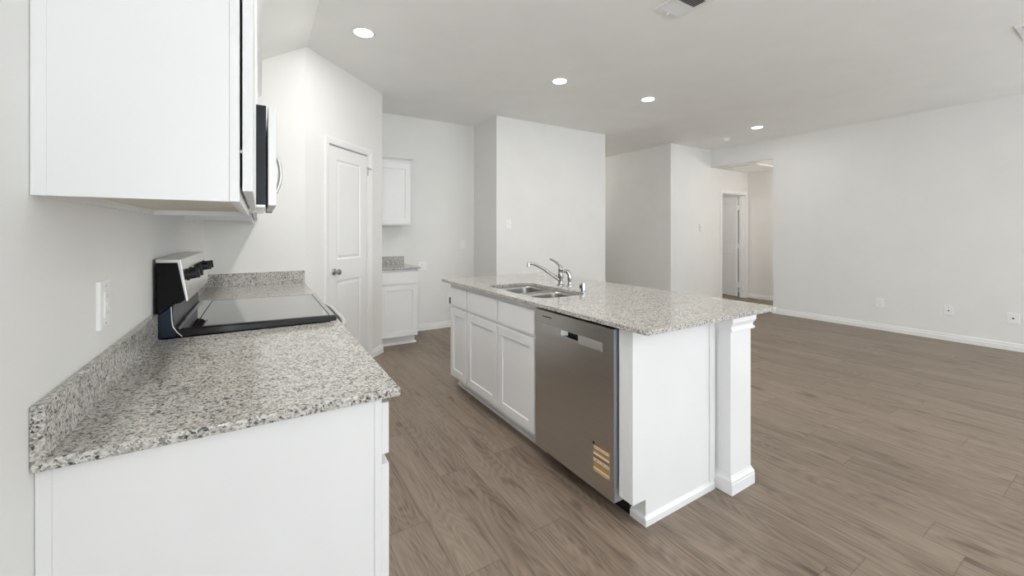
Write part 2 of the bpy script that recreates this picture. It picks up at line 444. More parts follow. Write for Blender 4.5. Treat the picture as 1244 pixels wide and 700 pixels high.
def dpt(s, t=0):   # point on the diagonal wall at s, t in front of it
    return Vector((PD.x + PU.x * s + PU.y * t, PD.y + PU.y * s - PU.x * t, 0))
a, b_ = dpt(1.171), dpt(.964)
baseboard('baseboard_pantry', (a.x, a.y), (b_.x, b_.y), .41, 0)
baseboard('baseboard_pantry_side', (1.15, 4.80), (1.15, 4.573), 0, .41)
baseboard('baseboard_left', (XL, 1.06), (XL, -8), 0, -1)

# ------------------------------------------------------------------ doors
CAS = [(0, 0), (0, -.010), (.012, -.018), (.040, -.018), (.052, -.014), (.057, -.010), (.057, 0)]
def casing(name, M, x0, x1, zt, wd=.062, t=.016):
    # one mesh: two stiles and a head, stepped profile, wall face at local y = 0
    mb = MB(); mb.M = M
    k = wd / .062
    prof = [(0, 0), (0, -.4 * t), (.010 * k, -.6 * t), (.045 * k, -t), (.056 * k, -.95 * t), (.062 * k, -.6 * t), (.062 * k, 0)]
    path = lambda d: [(x0 - d, 0), (x0 - d, zt + d), (x1 + d, zt + d), (x1 + d, 0)]
    cols = [[(p[0], y, p[1]) for d, y in prof] for p in [(0, 0)]]
    rs = []
    for i in range(4):
        rs.append([(path(d)[i][0], y, path(d)[i][1]) for d, y in prof])
    mb.rings(rs, True, True)
    return struct(name, mb, TRIM)
def door_leaf(parent_name, M, W, Hh, T, loc, panels, both=False):
    # slab with moulded sunk panels; local x across, z up, y into the slab
    mb = MB(); mb.M = M
    def face(y, sgn):
        xs = panels[0][0], panels[0][1]
        fy = lambda d: y + sgn * d
        def q(a, b2, c, d2): mb.f([mb.v((a, y, c)), mb.v((b2, y, c)), mb.v((b2, y, d2)), mb.v((a, y, d2))])
        q(0, xs[0], 0, Hh); q(xs[1], W, 0, Hh)
        z = 0
        for (pa, pb, za, zb) in panels:
            q(pa, pb, z, za); z = zb
            rs = []
            for i, d in [(0, 0), (.010, .006), (.020, .007), (.038, .002), (.040, .002)]:
                rs.append([(pa + i, fy(d), za + i), (pb - i, fy(d), za + i), (pb - i, fy(d), zb - i), (pa + i, fy(d), zb - i)])
            mb.rings(rs, True, False)
        q(xs[0], xs[1], z, Hh)
    face(0, 1); face(T, -1)
    for a, b2 in (((0, 0), (0, Hh)), ((W, 0), (W, Hh))):
        mb.f([mb.v((a[0], 0, 0)), mb.v((a[0], T, 0)), mb.v((a[0], T, Hh)), mb.v((a[0], 0, Hh))])
    for z in (0, Hh): mb.f([mb.v((0, 0, z)), mb.v((W, 0, z)), mb.v((W, T, z)), mb.v((0, T, z))])
    bmesh.ops.remove_doubles(mb.bm, verts=mb.bm.verts[:], dist=1e-5)
    return mb
# pantry door (closed)
PM = place(PD, PU)
casing('trim_1', PM, .282, .905, 2.122)
mb = MB(); mb.M = PM
mb.box(.290, .2935, .0, .11, 0, 2.128); mb.box(.8935, .897, 0, .11, 0, 2.128); mb.box(.290, .897, 0, .11, 2.124, 2.128)
mb.box(.2935, .306, .046, .058, 0, 2.124); mb.box(.881, .8935, .046, .058, 0, 2.124); mb.box(.306, .881, .046, .058, 2.112, 2.124)
struct('trim_2', mb, TRIM)
M = place(dpt(.297, -.008) + Vector((0, 0, .012)), PU)
dm = door_leaf('door', M, .593, 2.098, .035, None, [(.112, .480, .232, .862), (.112, .480, 1.060, 1.985)])
d1 = struct('door_1', dm, TRIM)
d1['label'] = 'white two-panel pantry door, closed'
o = dpt(.368, -.008)
mb = MB(); mb.M = place(Vector((o.x, o.y, .963)), PU)
mb.lathe([(.031, 0), (.031, -.004), (.026, -.009), (.012, -.012), (.010, -.030), (.016, -.036), (.026, -.045), (.0275, -.055), (.023, -.064), (.010, -.069)], 28, 'y')
obj('door_knob', mb, NICKEL, d1, smooth=True)
for z in (.333, 1.122, 1.955):
    p = dpt(.8925, .004)
    mb = MB().lathe([(.0055, z - .045), (.0055, z + .045)], 12, 'z', (p.x, p.y, 0))
    obj('hinge', mb, NICKEL if z > 1.5 else TRIM, d1, smooth=True)
p = dpt(.905, .012)
obj('hinge_pin_stop', MB().tube([dpt(.865, .014) + Vector((0, 0, 1.985)), dpt(.93, .022) + Vector((0, 0, 1.985))], .0045, 8), NICKEL, d1)
# hall door (open into the bedroom)
casing('trim_3', place((0, 4.506, 0), (1, 0, 0)), 7.546, 8.366, 2.083, .072)
mb = MB(); mb.M = place((0, 4.506, 0), (1, 0, 0))
mb.box(7.549, 7.556, 0, .12, 0, 2.083); mb.box(8.353, 8.360, 0, .12, 0, 2.083); mb.box(7.549, 8.360, 0, .12, 2.076, 2.083)
mb.box(7.556, 7.568, .04, .08, 0, 2.076); mb.box(8.341, 8.353, .04, .08, 0, 2.076); mb.box(7.568, 8.341, .04, .08, 2.064, 2.076)
struct('trim_4', mb, TRIM)
an = R(13)
u = Vector((math.sin(an), math.cos(an), 0))
hp = Vector((8.330, 4.640, .02))
# local x runs from the free edge back to the hinge; the face looks to -x, towards the opening
M = place(hp + u * .79 + Vector((-.036, 0, 0)), -u)
dm = door_leaf('door', M, .775, 2.035, .035, None, [(.125, .650, .22, .86), (.125, .650, 1.04, 1.92)])
d2 = struct('door_2', dm, TRIM)
d2['label'] = 'white two-panel bedroom door standing open'
for z in (.25, 1.05, 1.83):
    obj('hinge', bx(8.318, 8.353, 4.622, 4.650, z - .05, z + .05), PLATE, d2)

# ------------------------------------------------------------------ cabinets
def shaker(mb, M, W, Hh, T=.019, rail=.057):
    mb.M = M; mb.panel(W, Hh, T, [(rail, 0), (rail + .004, .007), (rail + .0045, .007)]); return mb
def slab(mb, M, W, Hh, T=.019):
    mb.M = M; mb.panel(W, Hh, T, [(.004, 0)]); return mb
BV = .0018
# --- island, fronts face -X. local x runs along -Y (to the viewer's right)
FX = 1.399
def island_front(name, parent, ya, yb, z0, z1, kind):
    # ya > yb
    M = place((FX - .019, ya, z0), (0, -1, 0))
    mb = MB()
    (shaker if kind == 'door' else slab)(mb, M, ya - yb, z1 - z0, .0185)
    return obj(name, mb, CAB, parent, BV)
def island_box(t, ya, yb):
    mb = MB()       # open carcass: two sides, back, floor
    mb.box(FX + .019, 2.0, yb, yb + .016, .10, .8925); mb.box(FX + .019, 2.0, ya - .016, ya, .10, .8925)
    mb.box(1.984, 2.0, yb + .016, ya - .016, .10, .8925); mb.box(FX + .019, 1.984, yb + .016, ya - .016, .10, .116)
    obj('cabinet_box', mb, CAB, t)
    mb = MB()
    mb.box(FX, FX + .019, ya - .038, ya, .10, .8925); mb.box(FX, FX + .019, yb, yb + .038, .10, .8925)
    mb.box(FX, FX + .019, yb + .038, ya - .038, .855, .8925); mb.box(FX, FX + .019, yb + .038, ya - .038, .672, .735)
    if ya - yb > .6: mb.box(FX, FX + .019, (ya + yb) / 2 - .038, (ya + yb) / 2 + .030, .135, .672); mb.box(FX, FX + .019, (ya + yb) / 2 - .038, (ya + yb) / 2 + .030, .735, .855)
    mb.box(FX, FX + .019, yb + .038, ya - .038, .10, .135)
    obj('face_frame', mb, CAB, t)
    mb = bx(1.476, 1.492, yb, ya, 0, .10); mb.box(1.466, 1.476, yb, ya, 0, .022)
    obj('toe_kick', mb, CAB, t)
t = thing('base_cabinet', (1.70, 3.08, 0), 'narrow white island cabinet at the far end, one slim drawer over one slim door', 'cabinet')
island_box(t, 3.252, 2.903)
island_front('drawer_front', t, 3.213, 2.915, .712, .862, 'slab')
island_front('door', t, 3.213, 2.915, .126, .692, 'door')
t = thing('base_cabinet', (1.70, 2.46, 0), 'wide white sink cabinet of the island, two shaker doors beside the dishwasher', 'cabinet')
island_box(t, 2.902, 1.970)
for ya, yb in ((2.891, 2.427), (2.407, 1.980)):
    island_front('drawer_front', t, ya, yb, .712, .862, 'slab')
    island_front('door', t, ya, yb, .126, .692, 'door')
# --- island end panel with toe notch
t = thing('end_panel', (1.70, 1.27, 0), 'white end panel closing the island beside the dishwasher, notched at the toe', 'cabinet panel')
mb = MB().prism([(FX, .115), (1.483, .115), (1.483, 0), (2.010, 0), (2.010, .8925), (FX, .8925)], 'y', 1.244, 1.262)
obj('panel', mb, CAB, t)
obj('filler_strip', bx(FX, FX + .03, 1.2625, 1.325, .115, .8925), CAB, t, BV)
mb = MB(); mb.box(1.483, 1.503, 1.2625, 1.325, 0, .115)
obj('toe_return', mb, CAB, t)
mb = MB().prism([(1.244, 0), (1.232, 0), (1.232, .028), (1.238, .038), (1.244, .042)], 'x', 1.471, 1.998)
mb.prism([(1.483, 0), (1.471, 0), (1.471, .028), (1.477, .038), (1.483, .042)], 'y', 1.244, 1.325)
obj('shoe_moulding', mb, CAB, t)
obj('batten', bx(1.966, 2.0095, 1.238, 1.2435, .042, .8925), CAB, t, .001)

# --- pony wall and its end column
struct('wall_island', bx(2.022, 2.205, 1.36, 3.262, 0, .8925), WALL)
baseboard('baseboard_island', (2.205, 3.262), (2.205, 1.40))
bpy.data.objects['baseboard_island']['kind'] = 'structure'
t = thing('column', (2.118, 1.262, 0), 'square white column with crown and plinth holding up the bar end of the island', 'column')
SX0, SX1, SY0, SY1 = 2.023, 2.211, 1.164, 1.359
obj('shaft', bx(SX0, SX1, SY0, SY1, .05, .86), CAB, t, .0015)
def collar(prof, parent, name):
    # prof: (out, z) rings round the shaft; open towards the end panel on the left where the panel meets
    rs = []
    for d, z in prof:
        dl = min(d, .012)
        rs.append([(SX0 - dl, SY0 - d, z), (SX1 + d, SY0 - d, z), (SX1 + d, SY1, z), (SX0 - dl, SY1, z)])
    return obj(name, MB().rings(rs, True, True), CAB, parent)
collar([(.014, 0), (.014, .052), (.012, .058), (.013, .066), (.009, .074), (.004, .082), (.003, .088), (0, .090)], t, 'plinth')
collar([(0, .818), (.0135, .820), (.0145, .826), (.0135, .832), (.008, .835), (.007, .842), (.010, .852), (.015, .860), (.019, .868), (.019, .8925)], t, 'crown')

# --- island worktop with the sink cut-out
def rrect(x0, x1, y0, y1, r, n=8):
    P = []
    for cx, cy, a0 in ((x1 - r, y1 - r, 0), (x0 + r, y1 - r, 90), (x0 + r, y0 + r, 180), (x1 - r, y0 + r, 270)):
        for k in range(n + 1):
            a = R(a0 + 90 * k / n); P.append((cx + r * math.cos(a), cy + r * math.sin(a)))
    return P
def plate_with_holes(outer, holes, z0, z1):
    mb = MB(); bm = mb.bm; edges = []
    for loop in [outer] + holes:
        V = [bm.verts.new((x, y, z1)) for x, y in loop]
        edges += [bm.edges.new((V[i], V[(i + 1) % len(V)])) for i in range(len(V))]
    bmesh.ops.triangle_fill(bm, use_beauty=True, edges=edges)
    g = bmesh.ops.extrude_face_region(bm, geom=bm.faces[:])
    for v in g['geom']:
        if isinstance(v, bmesh.types.BMVert): v.co.z = z0
    return mb
HX0, HX1, HY0, HY1 = 1.475, 1.868, 2.03, 2.765
mb = plate_with_holes(rrect(1.364, 2.438, 1.135, 3.387, .012, 4), [rrect(HX0, HX1, HY0, HY1, .085, 10)], .893, .914)
o = obj('island_countertop', mb, GRANITE, None, .003, angle=60)
tag(o, 'speckled grey granite worktop of the island with an undermount sink cut-out', 'countertop')
# --- sink
t = thing('sink', (1.67, 2.40, .72), 'stainless double-bowl undermount sink in the island worktop', 'sink')
outer = rrect(HX0 - .018, HX1 + .018, HY0 - .018, HY1 + .018, .09, 8)
b1 = rrect(HX0 + .003, HX1 - .003, HY0 + .004, 2.385, .065, 8); b2 = rrect(HX0 + .003, HX1 - .003, 2.412, HY1 - .004, .065, 8)
obj('rim', plate_with_holes(outer, [b1, b2], .8905, .8925), SINK, t)
for (ya, yb) in ((HY0 + .004, 2.385), (2.412, HY1 - .004)):
    rs = []
    for ins, z, r in ((0, .8915, .065), (.002, .87, .065), (.010, .74, .06), (.016, .722, .055), (.030, .712, .045), (.06, .708, .03)):
        rs.append([(x, y, z) for x, y in rrect(HX0 + .003 + ins, HX1 - .003 - ins, ya + ins, yb - ins, r, 8)])
    b = obj('bowl', MB().rings(rs, True), SINK, t, smooth=True)
    sm = b.modifiers.new('thickness', 'SOLIDIFY'); sm.thickness = .0012; sm.offset = -1
    obj('drain', MB().lathe([(.045, .7095), (.045, .712), (.032, .7125), (.028, .7105)], 24, 'z', ((HX0 + HX1) / 2, (ya + yb) / 2, 0)), CHROME, b, smooth=True)
# --- faucet
fx, fy = 1.973, 2.468
t = thing('faucet', (fx, fy, .914), 'chrome single-lever kitchen faucet behind the island sink', 'faucet')
obj('base_flange', MB().lathe([(.030, .9142), (.030, .920), (.026, .926), (.020, .929)], 28, 'z', (fx, fy, 0)), CHROME, t, smooth=True)
obj('body', MB().lathe([(.020, .926), (.018, .94), (.0185, .96), (.021, .985), (.0215, 1.005), (.019, 1.03), (.021, 1.036), (.0205, 1.05), (.012, 1.062)], 28, 'z', (fx, fy, 0)), CHROME, t, smooth=True)
sp = [(fx - .005, fy + .00, .955), (1.94, 2.485, .975), (1.90, 2.50, 1.005), (1.85, 2.52, 1.043), (1.80, 2.54, 1.073), (1.77, 2.552, 1.085), (1.745, 2.56, 1.087), (1.733, 2.564, 1.083)]
obj('spout', MB().tube(sp, [.0125, .0125, .012, .0115, .011, .0105, .0105, .010], 16), CHROME, t, smooth=True)
obj('aerator', MB().lathe([(.0095, 1.062), (.012, 1.063), (.012, 1.086), (.011, 1.093), (.006, 1.097)], 18, 'z', (1.737, 2.563, 0)), CHROME, t, smooth=True)
obj('lever', MB().tube([(fx, fy, 1.052), (fx - .008, fy + .006, 1.068), (1.952, 2.487, 1.088), (1.938, 2.507, 1.103), (1.925, 2.525, 1.114), (1.918, 2.533, 1.117)],
    [(.014, .014), (.013, .011), (.010, .009), (.010, .0075), (.012, .007), (.009, .006)], 14), CHROME, t, smooth=True)
t = thing('side_sprayer', (2.0, 2.395, .914), 'chrome pull-out side sprayer standing right of the faucet', 'sprayer')
obj('holder', MB().lathe([(.024, .9142), (.023, .920), (.014, .926), (.013, .945)], 24, 'z', (2.0, 2.395, 0)), CHROME, t, smooth=True)
mb = MB().tube([(2.0, 2.395, .943), (2.0, 2.395, .965), (2.002, 2.397, .99), (1.999, 2.40, 1.01), (1.990, 2.408, 1.026), (1.975, 2.42, 1.030), (1.966, 2.427, 1.024)],
               [.010, .0155, .0165, .0155, .0165, .015, .011], 16)
obj('spray_head', mb, CHROME, t, smooth=True)
t = thing('air_gap', (1.895, 2.125, .914), 'small chrome cylindrical air gap cap at the near end of the sink', 'air gap')
obj('cap', MB().lathe([(.021, .9142), (.021, .918), (.0175, .919), (.0175, .972), (.016, .976), (.005, .977)], 28, 'z', (1.895, 2.125, 0)), CHROME, t, smooth=True)
obj('vent_slot', bx(1.8765, 1.880, 2.118, 2.140, .938, .960), SLOT, t)

# --- dishwasher
DX = 1.378
t = thing('dishwasher', (1.69, 1.66, 0), 'dark stainless dishwasher built into the island with a pocket handle', 'dishwasher')
obj('tub', bx(1.43, 1.99, 1.352, 1.962, .10, .868), BLACK, t)
obj('toe_panel', bx(1.470, 1.50, 1.33, 1.966, .005, .098), BLACK, t)
# door slab with a real pocket behind the handle opening
y0, y1, zb, zt = 1.337, 1.958, .082, .878
py0, py1, pz0, pz1 = 1.584, 1.724, .768, .800
mb = MB()
ys = [y0, py0, py1, y1]; zs = [zb, pz0, pz1, zt]
for i in range(3):
    for j in range(3):
        if i == 1 and j == 1: continue
        mb.f([mb.v((DX, ys[i], zs[j])), mb.v((DX, ys[i + 1], zs[j])), mb.v((DX, ys[i + 1], zs[j + 1])), mb.v((DX, ys[i], zs[j + 1]))])
mb.rings([[(DX, y0, zb), (DX, y1, zb), (DX, y1, zt), (DX, y0, zt)], [(DX + .045, y0, zb), (DX + .045, y1, zb), (DX + .045, y1, zt), (DX + .045, y0, zt)]], True)
bmesh.ops.remove_doubles(mb.bm, verts=mb.bm.verts[:], dist=1e-5)
dw = obj('door', mb, SLATE, t)
mb = MB().rings([[(DX + .0002, py0, pz0), (DX + .0002, py1, pz0), (DX + .0002, py1, pz1), (DX + .0002, py0, pz1)],
                 [(DX + .030, py0 + .008, pz0 + .002), (DX + .030, py1 - .022, pz0 + .002), (DX + .030, py1 - .022, pz1 + .0), (DX + .030, py0 + .008, pz1)]], True)
obj('pocket_handle', mb, BLACKP, dw)
mb = MB().box(DX - .003, DX + .002, py0 - .002, py1 + .002, pz0 - .006, pz0 + .002); mb.box(DX - .003, DX + .02, py1 - .004, py1 + .002, pz0 - .004, pz1)
mb.prism([(DX - .001, py1), (DX - .001, py1 - .003), (DX + .027, py1 - .030), (DX + .027, py1)], 'z', pz0 + .001, pz1 - .001)
obj('handle_lip', mb, BRIGHT, dw)
# recessed band either side of the handle
for a, b_ in ((1.410, py0 - .004), (py1 + .004, 1.897)):
    obj('control_band', bx(DX - .0012, DX + .001, a, b_, .757, .800), SLATE2, dw, .0006)
obj('edge_strip', bx(DX + .003, DX + .085, y0 - .002, y0 - .0003, zb, zt), metal('edge_steel', (.55, .58, .63), .4), dw)
def text(name, s, size, M, m, parent):
    cu = bpy.data.curves.new(name, 'FONT'); cu.body = s; cu.size = size; cu.extrude = .0002; cu.align_x = 'LEFT'
    tmp = bpy.data.objects.new(name, cu); C.objects.link(tmp)
    dg = bpy.context.evaluated_depsgraph_get(); me = bpy.data.meshes.new_from_object(tmp.evaluated_get(dg))
    bpy.data.objects.remove(tmp)
    me.transform(M); off = parent.location.copy(); p = parent.parent
    while p: off += p.location; p = p.parent
    me.transform(Matrix.Translation(-off)); me.materials.clear(); me.materials.append(m)
    o = bpy.data.objects.new(name, me); C.objects.link(o); o.parent = parent; return o
# small dark bar-shaped nameplate high on the door (its letters are too small to read in the photograph)
obj('nameplate', bx(DX - .0010, DX + .0004, 1.806, 1.889, .8435, .8490), BLACKP, dw)
st = obj('sticker', bx(DX - .0006, DX - .0001, 1.364, 1.470, .171, .305), sticker_mat(.171, .305), dw)
st['label'] = 'tan label with white bands and rows of small print'
obj('tape_corner', bx(DX - .0012, DX - .0007, 1.462, 1.474, .298, .310), BLACKP, st)

# ------------------------------------------------------------------ left run
CF = .272          # face-frame plane of the base cabinets
def left_front(name, parent, ya, yb, z0, z1, kind, X=CF, T=.0185, rail=.057):
    # ya < yb, faces +X; local x runs along +Y
    M = place((X + .020, ya, z0), (0, 1, 0)); mb = MB()
    (shaker if kind == 'door' else slab)(mb, M, yb - ya, z1 - z0, T, **({'rail': rail} if kind == 'door' else {}))
    return obj(name, mb, CAB, parent, BV)
def left_base(label, ya, yb, fronts, end=False):
    t = thing('base_cabinet', (0, (ya + yb) / 2, 0), label, 'cabinet')
    obj('cabinet_box', bx(XL + .001, CF - .019, ya + (.006 if end else 0), yb, .10, .8925), CAB, t)
    mb = MB()
    mb.box(CF - .0185, CF, ya, ya + .038, .10, .8925); mb.box(CF - .0185, CF, yb - .038, yb, .10, .8925)
    mb.box(CF - .0185, CF, ya + .038, yb - .038, .86, .8925); mb.box(CF - .0185, CF, ya + .038, yb - .038, .705, .745); mb.box(CF - .0185, CF, ya + .038, yb - .038, .10, .14)
    obj('face_frame', mb, CAB, t, .001)
    obj('toe_kick', bx(.18, .195, ya, yb, 0, .10), CAB, t)
    if end:
        mb = bx(XL + .001, .18, ya + .006, ya + .02, 0, .10); obj('end_foot', mb, CAB, t)
        obj('scribe_strip', bx(XL + .001, XL + .0224, ya + .0014, ya + .0055, 0, .8925), CAB, t)
        obj('end_skin', bx(XL + .0226, CF - .0187, ya + .002, ya + .0055, .10, .8925), CAB, t)
    for a, b2 in fronts:
        left_front('drawer_front', t, a, b2, .738, .874, 'slab')
        left_front('door', t, a, b2, .110, .712, 'door')
    return t
left_base('white base cabinet nearest the viewer, under the granite by the wall outlet', 1.084, 2.018, [(1.090, 1.545), (1.562, 2.004)], True)
left_base('white base cabinet beyond the range, in the corner by the pantry door', 2.812, 3.744, [(2.826, 3.26), (3.275, 3.70)])
def wallrun_counter(ya, yb, label, name='countertop', back=False):
    t = thing(name, (0, (ya + yb) / 2, .893), label, 'countertop')
    mb = MB().prism([(XL + .0005, .893), (.316, .893), (.316, .914), (XL + .0005, .914)], 'y', ya, yb)
    obj('slab', mb, GRANITE, t, .004, seg=3)
    obj('backsplash', bx(XL + .0005, XL + .020, ya, yb, .9142, 1.012), GRANITE, t, .0012)
    if back: obj('side_splash', bx(XL + .0205, .314, 3.724, 3.7445, .9142, 1.012), GRANITE, t, .0012)
    return t
wallrun_counter(1.064, 2.024, 'speckled grey granite worktop nearest the viewer, with backsplash on the left wall')
wallrun_counter(2.803, 3.7445, 'short granite worktop beyond the range, splash on two walls', back=True)

# --- range
t = thing('range', (0, 2.413, 0), 'freestanding electric range with black glass cooktop and black knobs', 'range')
RY0, RY1 = 2.034, 2.793
obj('body', bx(-.335, .285, RY0, RY1, .03, .905), BLACK, t, .002)
for x in (-.28, .22):
    for y in (RY0 + .05, RY1 - .05): obj('foot', MB().lathe([(.018, 0), (.018, .03)], 12, 'z', (x, y, 0)), BLACKP, t)
obj('oven_door', bx(.286, .322, RY0 + .004, RY1 - .004, .27, .868), STEEL, t, .004)
obj('oven_window', bx(.3225, .325, RY0 + .13, RY1 - .13, .42, .72), COOK, bpy.data.objects[t.children[-1].name] if False else t, .001)
obj('drawer', bx(.286, .320, RY0 + .004, RY1 - .004, .06, .262), STEEL, t, .004)
hz = .872
pts = []
for k in range(29):
    s = k / 28; y = RY0 + .035 + s * (RY1 - RY0 - .07); e = min(s, 1 - s) / .30
    pts.append((.322 + .042 * (1 - (1 - min(1, e)) ** 2) ** .5 if e < 1 else .364, y, hz))
obj('handle', MB().tube(pts, .014, 12), BRIGHT, t, smooth=True)
obj('cooktop_frame', MB().prism([(-.276, .915), (.303, .915), (.303, .931), (.297, .938), (-.262, .9455), (-.276, .952)], 'y', RY0 - .0055, RY1 + .0055), BLACK, t, .003)
# glass panel laid in the frame, following its slight slope
def top_z(x): return .938 + (.297 - x) / (.297 + .262) * .0075
def sloped(x0, x1, y0_, y1_, d0, d1):
    mb = MB()
    a = [(x0, y0_), (x1, y0_), (x1, y1_), (x0, y1_)]
    mb.rings([[(x, y, top_z(x) + d0) for x, y in a], [(x, y, top_z(x) + d1) for x, y in a]], True, True); return mb
gs = obj('glass_surface', sloped(-.262, .297, RY0 + .001, RY1 - .001, .0003, .003), COOK, t, .001)
mb = MB()
gx0, gx1, gy0, gy1, gw = -.222, .276, RY0 + .008, RY1 - .012, .0035
for a in ((gx0, gx0 + gw, gy0, gy1), (gx1 - gw, gx1, gy0, gy1), (gx0 + gw, gx1 - gw, gy1 - gw, gy1), (gx0 + gw, gx1 - gw, gy0, gy0 + gw)):
    q = [(a[0], a[2]), (a[1], a[2]), (a[1], a[3]), (a[0], a[3])]
    mb.rings([[(x, y, top_z(x) + .0031) for x, y in q], [(x, y, top_z(x) + .0035) for x, y in q]], True, True)
obj('edge_line', mb, BLACKM, gs)
# sides of the raised console
obj('console_side', MB().prism([(-.336, 1.206), (-.273, 1.203), (-.249, 1.06), (-.262, 1.048), (-.290, 1.042), (-.331, 1.005)], 'y', RY0, RY1), BLACKM, t, .0015)
obj('console_riser', MB().prism([(-.334, .915), (-.266, .915), (-.282, .950), (-.286, 1.0), (-.284, 1.0405), (-.331, 1.004)], 'y', RY0 + .001, RY1 - .001), BLUEST, t, .001)
obj('console_trim', MB().prism([(-.337, 1.207), (-.272, 1.204), (-.246, 1.052), (-.2385, 1.055), (-.262, 1.218), (-.337, 1.221)], 'y', RY0 - .001, RY1 + .001), STEEL, t, .0015)
obj('trim_line', MB().tube([(-.290, RY0 - .008, 1.036), (-.288, RY0 - .008, .985), (-.284, RY0 - .008, .958), (-.272, RY0 - .008, .936), (-.256, RY0 - .008, .917)], .0016, 8), BRIGHT, t, smooth=True)
kd = Vector((1, 0, .14)).normalized()
for y in (2.125, 2.235, 2.595, 2.705):
    mb = MB(); z = kd; x = Vector((0, 1, 0)); yv = z.cross(x)
    o_ = Vector((-.2535, y, 1.150))
    mb.M = Matrix(((x.x, yv.x, z.x, o_.x), (x.y, yv.y, z.y, o_.y), (x.z, yv.z, z.z, o_.z), (0, 0, 0, 1)))
    mb.lathe([(.025, 0), (.025, .006), (.020, .009), (.0195, .028), (.018, .031), (.005, .032)], 24)
    kn = obj('knob', mb, BLACKP, t, smooth=True)
    mb = MB(); mb.M = Matrix(((x.x, yv.x, z.x, o_.x), (x.y, yv.y, z.y, o_.y), (x.z, yv.z, z.z, o_.z), (0, 0, 0, 1)))
    mb.box(-.005, .005, -.0195, .0195, .030, .042); obj('knob_grip', mb, BLACKP, kn, .001)
mb = MB(); mb.M = Matrix(((0, 0, 1, -.2470), (1, 0, 0, 0), (0, 1, 0, 0), (0, 0, 0, 1)))
obj('clock_display', MB().prism([(-.2522, 1.175), (-.2468, 1.135), (-.2460, 1.1352), (-.2514, 1.1752)], 'y', 2.36, 2.47), COOK, t)

# ------------------------------------------------------------------ wall cabinets
UF = -.037
def upper(label, ya, yb, z0, z1, nd, crown_top, near_end=False, far_end=False, lip=.05):
    t = thing('wall_cabinet', (-.19, (ya + yb) / 2, z0), label, 'cabinet')
    mb = MB()
    y_a = ya + .004 if near_end else ya
    mb.box(XL + .001, UF - .019, y_a, y_a + .016, z0, z1); mb.box(XL + .001, UF - .019, yb - .016, yb, z0, z1)
    mb.box(XL + .001, UF - .019, y_a + .016, yb - .016, z1 - .016, z1)
    mb.box(XL + .001, XL + .012, y_a + .016, yb - .016, z0, z1 - .016)
    obj('cabinet_box', mb, CAB, t)
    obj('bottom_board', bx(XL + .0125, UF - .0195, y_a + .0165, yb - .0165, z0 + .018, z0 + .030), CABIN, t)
    mb = MB()
    mb.box(UF - .0185, UF, ya, ya + .038, z0, z1); mb.box(UF - .0185, UF, yb - .038, yb, z0, z1)
    mb.box(UF - .0185, UF, ya + .038, yb - .038, z0, z0 + .038); mb.box(UF - .0185, UF, ya + .038, yb - .038, z1 - .06, z1)
    obj('face_frame', mb, CAB, t, .001)
    if near_end:
        obj('scribe_strip', bx(XL + .001, XL + .0213, ya + .0004, ya + .0035, z0, z1), CAB, t)
        obj('end_skin', bx(XL + .0214, UF - .0187, ya + .0010, ya + .0035, z0, z1), CAB, t)
    W = (yb - ya - .012) / nd
    for k in range(nd):
        a = ya + .004 + k * (W + .002)
        M = place((UF + .0245, a, z0 + .024), (0, 1, 0)); mb = MB()
        shaker(mb, M, W, z1 - z0 - .05, .0195, rail=.057 if z1 - z0 > .5 else .05)
        dr = obj('door', mb, CAB, t, BV)
        if near_end and k == 0:
            obj('door_bumper', MB().lathe([(.004, UF + .0003), (.0035, UF + .0047)], 12, 'x', (0, a + .010, z0 + .112)), PLATE, dr)
    if crown_top:
        z = z1
        P = [(UF - .001, z - .035), (UF + .006, z - .033), (UF + .010, z - .005), (UF + lip * .6, z + .022), (UF + lip, z + .040), (UF + lip, crown_top), (UF - .001, crown_top)]
        obj('crown_moulding', MB().prism(P, 'y', ya - (lip if near_end else 0), yb + (.0)), CAB, t)
    return t
upper('large white wall cabinet nearest the viewer, its plain end panel filling the upper left', 1.066, 2.024, 1.390, 2.36, 2, 2.425, near_end=True)
upper('short white wall cabinet mounted over the microwave', 2.030, 2.792, 1.875, 2.36, 2, 2.425)
upper('white wall cabinet beyond the microwave, in the corner of the kitchen', 2.798, 3.744, 1.390, 2.36, 2, 2.425)
# --- microwave
t = thing('microwave', (-.15, 2.41, 1.438), 'over-the-range microwave with a bowed handle, mounted between the wall cabinets', 'microwave')
MY0, MY1 = 2.034, 2.788
obj('body', bx(XL + .002, .024, MY0, MY1, 1.442, 1.866), metal('mw_side', (.035, .037, .04), .3), t, .001)
obj('bottom_plate', bx(XL + .02, .020, MY0 + .004, MY1 - .004, 1.432, 1.4415), STEEL, t)
obj('grease_filter', bx(-.25, -.05, MY0 + .06, MY1 - .06, 1.428, 1.4315), BLACKP, t)
obj('door', bx(.030, .062, MY0, MY0 + .60, 1.438, 1.862), BRIGHT, t, .003)
obj('control_panel', bx(.030, .062, MY0 + .602, MY1, 1.438, 1.862), BLACKP, t, .002)
obj('door_glass', bx(.0622, .0635, MY0 + .06, MY0 + .52, 1.50, 1.80), COOK, t)
pts = [(.064 + .034 * math.sin(math.pi * k / 12) ** .7 if 0 < k < 12 else .063, 2.575, 1.525 + .24 * k / 12) for k in range(13)]
obj('handle', MB().tube(pts, .010, 12), BRIGHT, t, smooth=True)

